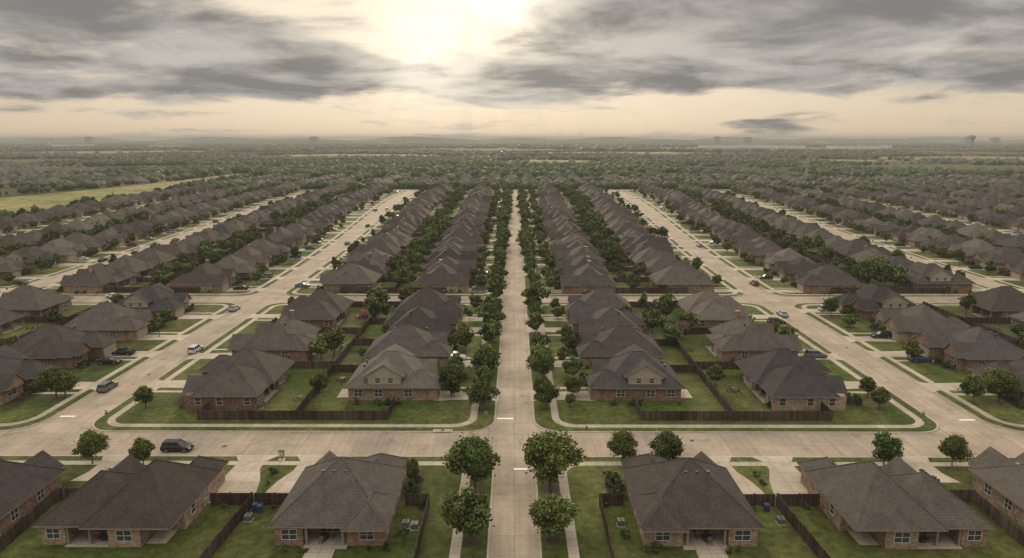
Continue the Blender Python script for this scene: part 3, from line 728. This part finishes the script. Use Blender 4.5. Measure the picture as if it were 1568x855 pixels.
# ------------------------------------------------------------------ fields
F=[(-312,330),(-318,400),(-330,480),(-337,620),(-340,780),(-340,985),(-400,1000),(-408,760),(-425,640),(-455,520),(-500,400),(-500,330)]
sheet('meadow',F,.03,'field')
def el(cx,cy,a,b_,n=18): return [(cx+a*math.cos(2*math.pi*k/n)*(1+.12*math.sin(3*k)),cy+b_*math.sin(2*math.pi*k/n)*(1+.12*math.cos(2*k))) for k in range(n)]
ELL=[(780,1210,210,130),(640,770,75,50),(-1120,1500,260,170),(-480,2050,260,190),(1180,1760,300,190),(380,2450,330,200),(-1450,2600,400,260),(1600,2500,330,220),(80,1560,110,80),(-660,1190,120,85),(960,880,130,60),(-250,3200,500,300),(1300,3600,700,350),(-1600,1950,200,150),(330,1180,60,50),(-150,1900,150,90),(750,1600,120,80),(-900,900,110,60)]
for e in ELL: sheet('meadow' if R()<.6 else 'grass_field',el(*e),.03,'field' if R()<.5 else 'grass')
def infield(x,y,tr=0):
    if 330<y<1000:
        t=(y-330)/650
        if -(500-95*min(1,t*1.3))<x<-(313+27*min(1,t*1.6)): return True
    return any(((x-a)/c)**2+((y+tr*.6-b_)/(d+tr*.5))**2<1.1 for a,b_,c,d in ELL)
# ------------------------------------------------------------------ distant suburb
dh=MB(); dr=MB(); TP=[]
def dhouse(x,y,a,s_=1):
    ca,sa=math.cos(a),math.sin(a); w,d=U(6.5,9)*s_,U(6,8)*s_; ze=2.9; h=ze+U(3.8,5.2)
    T=lambda p,q,z:(x+p*ca-q*sa,y+p*sa+q*ca,z)
    c=[T(-w,-d,ze),T(w,-d,ze),T(w,d,ze),T(-w,d,ze)]; b=[T(-w+.6,-d+.6,0),T(w-.6,-d+.6,0),T(w-.6,d-.6,0),T(-w+.6,d-.6,0)]; t=[T(-w+.6,-d+.6,ze),T(w-.6,-d+.6,ze),T(w-.6,d-.6,ze),T(-w+.6,d-.6,ze)]
    k=U(.1,.4)*w; A=T(-k,0,h); B=T(k,0,h)
    dh.poly([c[0],c[1],B,A],'droof'); dh.poly([c[2],c[3],A,B],'droof'); dh.poly([c[1],c[2],B],'droof'); dh.poly([c[3],c[0],A],'droof')
    for i in range(4): dh.poly([b[i],b[(i+1)%4],t[(i+1)%4],t[i]],'dwall')
    o=U(-.5,.5)*w; e=d+U(1.5,4); g=3.4
    P=[T(o-g,-e,ze),T(o+g,-e,ze),T(o,-e,ze+3)]; Q=[T(o-g,0,ze),T(o+g,0,ze),T(o,0,ze+3)]
    dh.poly([P[0],P[2],Q[2],Q[0]],'droof'); dh.poly([P[2],P[1],Q[1],Q[2]],'droof'); dh.poly([T(o-g+.4,-e+.3,0),T(o+g-.4,-e+.3,0),T(o+g-.4,-e+.3,ze),T(o,-e+.3,ze+2.8),T(o-g+.4,-e+.3,ze)],'dwall')
CELL=230
for i in range(-14,15):
    for j in range(0,12):
        cx,cy=i*CELL+U(-20,20)+ (j%2)*90,800+j*CELL
        if not seen(cx,cy,200): continue
        a=random.choice([0,0,math.pi/2,math.pi/2,.25,-.3,.8])
        if j==0: a=random.choice([0,math.pi/2])
        ca,sa=math.cos(a),math.sin(a)
        dens=.88 if cy<1200 else (.66 if cy<1900 else .4)
        wood=R()<.24 and j>0
        if wood: dens=.05
        n=CELL//2-6
        row=-n; rr=0
        while row<n:
            q=-n
            while q<n:
                x=cx+q*ca-row*sa; y=cy+q*sa+row*ca
                if y>694 and seen(x,y,10) and not infield(x,y) and R()<dens: dhouse(x+U(-1.5,1.5),y+U(-2,2),a+(math.pi if rr%2 else 0)+U(-.08,.08))
                for _ in range(5 if wood else 2):
                    if R()<.85: TP.append((x+U(-9,9)-sa*U(10,17)*(1 if rr%2==0 else -1),y+U(-9,9)+ca*U(10,17)*(1 if rr%2==0 else -1),U(3,8)))
                q+=19
            if rr%2==1:
                r0,r1=row+20,row+27
                P=[(-n,r0),(n,r0),(n,r1),(-n,r1)]
                P=[(cx+p*ca-q_*sa,cy+p*sa+q_*ca) for p,q_ in P]
                if min(p[1] for p in P)>688 and not any(infield(*p) for p in P): dr.poly([(p[0],p[1],.19+i*.004) for p in P],'road')
                row+=47
            else: row+=32
            rr+=1
for v in range(330,690,19):
    for u in (-535,-566,-620,-652,-705,-740):
        if seen(u,v,10):
            x=u+U(-2,2); dhouse(x,v+U(-1,1),math.pi/2 if u in (-535,-620,-705) else -math.pi/2); TP.append((x+U(-16,16),v+9,U(4,7)))
for _ in range(300):
    v=U(330,980); TP.append(((-311-26*min(1,(v-330)/300)+U(-3,3)) if R()<.5 else -505+95*min(1,(v-330)/500)+U(-14,10),v,U(3,8)))
for _ in range(4200):
    y=690*math.exp(R()*1.5); x=U(-1,1)*.78*y; TP.append((x,y,U(3.5,8.5)))
for _ in range(190):
    y=860*math.exp(R()*1.6); x=U(-1,1)*.78*y; Lb=U(60,260)*y/1200; a=U(-.25,.25)
    for _ in range(70):
        t=U(-1,1); TP.append((x+t*Lb*math.cos(a)+U(-8,8),y+t*Lb*math.sin(a)+U(-14,14)*y/1200,U(6,12)))
for _ in range(8000):
    y=2300*math.exp(R()*1.1); x=U(-1,1)*.8*y; TP.append((x,y,U(9,17)))
for _ in range(450):
    x=U(-330,480); TP.append((x,690+U(-3,14),U(3,8)))
import bmesh
def ico(sub):
    bm=bmesh.new(); bmesh.ops.create_icosphere(bm,subdivisions=sub,radius=1); V=np.array([v.co[:] for v in bm.verts]); Fa=np.array([[v.index for v in f.verts] for f in bm.faces]); bm.free(); return V,Fa
I2=ico(2); I1=ico(1)
allV=[];allF=[];allT=[];off=0
rs=np.random.RandomState(3)
for x,y,h in TP:
    if not seen(x,y,20) or infield(x,y,h/50*y): continue
    V,Fa=I2 if y<1300 else I1
    w=h*rs.uniform(.38,.6) if y<2100 else h*rs.uniform(.8,1.6)
    n=1+rs.uniform(-.3,.3,len(V))[:,None]
    P=V*n*np.array([w,w,h*.45])+np.array([x,y,h*.50]); allV.append(P); allF.append(Fa+off); off+=len(V)
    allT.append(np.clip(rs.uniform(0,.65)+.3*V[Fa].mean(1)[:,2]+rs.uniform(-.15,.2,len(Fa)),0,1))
V=np.concatenate(allV);Fa=np.concatenate(allF);T=np.concatenate(allT)
me=bpy.data.meshes.new('distant_trees'); me.vertices.add(len(V)); me.vertices.foreach_set('co',V.ravel().astype(np.float32))
me.loops.add(len(Fa)*3); me.loops.foreach_set('vertex_index',Fa.ravel().astype(np.int32)); me.polygons.add(len(Fa)); me.polygons.foreach_set('loop_start',np.arange(0,len(Fa)*3,3,dtype=np.int32))
me.update(calc_edges=True); me.validate(); me.materials.append(M['leafD'])
at=me.attributes.new('tone','FLOAT','FACE'); at.data.foreach_set('value',T.astype(np.float32))
obj('distant_trees',me); obj('distant_houses',dh.mesh('distant_houses')); obj('distant_roads',dr.mesh('distant_roads'))
print('distant faces',len(Fa),len(dh.f),'objects',len(bpy.data.objects))
for x,y,w,d,h in ((930,3200,70,60,20),(1060,3250,110,70,22),(1250,3200,60,60,19),(1480,3050,90,60,19),(1700,3300,60,50,20),(900,2500,26,20,14),(-1700,3400,80,50,18),(-2300,3600,90,50,20)):
    mb=MB(); mb.box(-w,-d,0,w,d,h,'white'); mb.box(-w-.6,-d-.6,h,w+.6,d+.6,h+1.2,'metal')
    for k in range(int(w/6)): mb.box(-w+6+k*12,-d-.3,0,-w+10+k*12,-d-.05,4.5,'dark')
    obj('warehouse_building',mb.mesh('warehouse'),(x,y,0))
# far office buildings on the right skyline
for x,y,w,h in ((3050,4700,22,58),(3200,4900,16,66),(3300,4800,26,54),(1450,5000,20,60),(1700,5100,30,57),(-3000,4900,24,58),(-1500,5200,28,60)):
    mb=MB(); mb.box(-w,-w*.7,0,w,w*.7,h,'siding'); mb.box(-w*.4,-w*.3,h,w*.4,w*.3,h+4,'metal')
    for k in range(int(h/4)): mb.box(-w+1,-w*.7-.3,2+k*4,w-1,-w*.7-.05,3.8+k*4,'glass')
    obj('office_building',mb.mesh('office_building'),(x,y,0))
mb=MB(); mb.cyl(0,0,0,4,6,3,'metal',20); mb.cyl(0,0,4,45,2.6,2.6,'metal',20); mb.cyl(0,0,45,50,2.6,8.5,'metal',24); mb.cyl(0,0,50,57,8.5,8.5,'metal',24); mb.cyl(0,0,57,61,8.5,1.5,'metal',24); obj('water_tower',mb.mesh('water_tower'),(1640,2500,0))
mb=MB(); rs=random.Random(5)
for dist,hh,seed in ((5600,34,1),(7600,58,2),(9500,72,4)):
    n=160; X=[-dist*1.0+2*dist*k/n for k in range(n+1)]
    H=[hh*(.62+.25*math.sin(k*.13*seed+seed)+.16*math.sin(k*.31+seed*3)+.05*rs.random()) for k in range(n+1)]
    for k in range(n):
        a,b_=X[k],X[k+1]; mb.poly([(a,dist-300,0),(b_,dist-300,0),(b_,dist,H[k+1]),(a,dist,H[k])],'ground'); mb.poly([(a,dist,H[k]),(b_,dist,H[k+1]),(b_,dist+400,0),(a,dist+400,0)],'ground')
obj('hills',mb.mesh('hills'))
# ------------------------------------------------------------------ haze (homogeneous air volume over the whole plain)
m=bpy.data.materials.new('haze_air'); m.use_nodes=True; nt=NT(m.node_tree); nt.n.clear()
out=nt.new('ShaderNodeOutputMaterial'); ab=nt.new('ShaderNodeVolumeAbsorption'); em=nt.new('ShaderNodeEmission'); ad=nt.new('ShaderNodeAddShader')
DEN=1.6e-4
ab.inputs['Color'].default_value=(0,0,0,1); ab.inputs['Density'].default_value=DEN
em.inputs['Color'].default_value=(.40,.36,.30,1); em.inputs['Strength'].default_value=DEN
nt.l.new(ab.outputs[0],ad.inputs[0]); nt.l.new(em.outputs[0],ad.inputs[1]); nt.l.new(ad.outputs[0],out.inputs['Volume'])
M['haze']=m
mb=MB(); mb.box(-8800,-280,-.5,8800,13500,75,'haze'); obj('haze',mb.mesh('haze'))
# ------------------------------------------------------------------ sky + sun
SE,SR=math.radians(14),math.radians(-3)
sv=Vector((math.sin(SR)*math.cos(SE),math.cos(SR)*math.cos(SE),math.sin(SE)))
w=bpy.data.worlds.new("World"); scene.world=w; w.use_nodes=True; nt=NT(w.node_tree); nt.n.clear()
out=nt.new('ShaderNodeOutputWorld'); bg=nt.new('ShaderNodeBackground')
sky=nt.new('ShaderNodeTexSky'); sky.sky_type='NISHITA'; sky.sun_disc=False; sky.sun_elevation=SE; sky.sun_rotation=SR; sky.dust_density=1
skc=nt.mix(1.0,sky.outputs[0],(.05,.05,.05),'MULTIPLY'); skc=nt.mix(1.0,skc,(.12,.105,.08),'DARKEN')
tc=nt.new('ShaderNodeTexCoord').outputs['Generated']
sx=nt.new('ShaderNodeSeparateXYZ'); nt.l.new(tc,sx.inputs[0]); z=nt.math('MAXIMUM',sx.outputs[2],0.0)
den=nt.math('ADD',z,.13)
cb=nt.new('ShaderNodeCombineXYZ'); nt.l.new(nt.math('DIVIDE',sx.outputs[0],den),cb.inputs[0]); nt.l.new(nt.math('DIVIDE',sx.outputs[1],den),cb.inputs[1]); cb.inputs[2].default_value=5.3
P=cb.outputs[0]
nA=nt.noise(P,.85,6,.56,.3); nB=nt.noise(P,1.15,6,.56,.3)
def sdir(az,el_): a,e=math.radians(az),math.radians(el_); return Vector((math.sin(a)*math.cos(e),math.cos(a)*math.cos(e),math.sin(e)))
def dotp(d):
    vm=nt.new('ShaderNodeVectorMath',operation='DOT_PRODUCT'); nt.l.new(tc,vm.inputs[0]); vm.inputs[1].default_value=d
    return nt.math('MAXIMUM',vm.outputs['Value'],0.0)
dt=dotp(sdir(-3,10))
g1=nt.math('POWER',dt,9.0); g2=nt.math('POWER',dt,45.0); g3=nt.math('POWER',dt,220.0)
h1=nt.math('POWER',dotp(sdir(-7.3,6.8)),380.0); h2=nt.math('POWER',dotp(sdir(-.2,11.2)),650.0)
brk=nt.maprange(nB,.38,.60,.30,1.0,True)
gap=nt.math('ADD',nt.math('MULTIPLY',h1,.20),nt.math('MULTIPLY',h2,.22))
bias=nt.maprange(z,.035,.085,-.20,.18,True)
mk=nt.math('SUBTRACT',nt.math('ADD',nt.math('MULTIPLY',nt.math('SUBTRACT',nA,.5),1.5),nt.math('ADD',bias,.5)),gap)
mask=nt.maprange(mk,.36,.60,0,1,True)
clear=nt.mix(nt.maprange(z,0,.09,0,1),(.72,.545,.36),(.78,.68,.53))
clear=nt.mix(1.0,clear,nt.math('ADD',.80,nt.math('MULTIPLY',g1,.46)),'MULTIPLY')
ang=nt.math('ARCTAN2',nt.math('ADD',sx.outputs[0],.06),nt.math('SUBTRACT',.26,z))
ray=nt.new('ShaderNodeTexNoise',noise_dimensions='1D'); nt.l.new(ang,ray.inputs['W']); ray.inputs['Scale'].default_value=9; ray.inputs['Detail'].default_value=2
clear=nt.mix(1.0,clear,nt.math('ADD',1.0,nt.math('MULTIPLY',nt.math('SUBTRACT',ray.outputs[0],.5),nt.math('MULTIPLY',g2,.4))),'MULTIPLY')
cl=nt.mix(nt.maprange(nB,.36,.64,0,1,True),(.235,.225,.215),(.56,.52,.465))
cl=nt.mix(nt.math('MULTIPLY',nt.math('MULTIPLY',g2,nt.maprange(nB,.40,.60,.15,1.0)),.72),cl,(.95,.84,.67))
col=nt.mix(mask,clear,cl)
gl=nt.mix(1.0,(1.0,.90,.70),nt.math('MULTIPLY',brk,nt.math('ADD',nt.math('MULTIPLY',g3,.10),nt.math('ADD',nt.math('MULTIPLY',h1,.34),nt.math('MULTIPLY',h2,.42)))),'MULTIPLY')
col=nt.mix(1.0,col,gl,'ADD')
col=nt.mix(nt.math('SUBTRACT',1.0,mask),col,skc,'ADD')
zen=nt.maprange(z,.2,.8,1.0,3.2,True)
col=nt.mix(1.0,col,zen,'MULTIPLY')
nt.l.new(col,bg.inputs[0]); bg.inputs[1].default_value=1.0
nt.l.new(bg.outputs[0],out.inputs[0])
ld=bpy.data.lights.new('sun','SUN'); ld.energy=2.7; ld.angle=math.radians(10); ld.color=(1,.82,.58)
lo=bpy.data.objects.new('sun',ld); COL.objects.link(lo); lo.rotation_euler=sv.to_track_quat('Z','Y').to_euler()
# ------------------------------------------------------------------ camera
cd=bpy.data.cameras.new('camera'); cd.sensor_width=36; cd.lens=24.0; cd.clip_end=30000; cd.clip_start=.5
co=bpy.data.objects.new('camera',cd); COL.objects.link(co); co.location=(0,0,50); co.rotation_euler=(math.radians(78.35),0,math.radians(.22))
scene.camera=co
scene.view_settings.view_transform='Standard'; scene.view_settings.look='None'; scene.view_settings.exposure=0
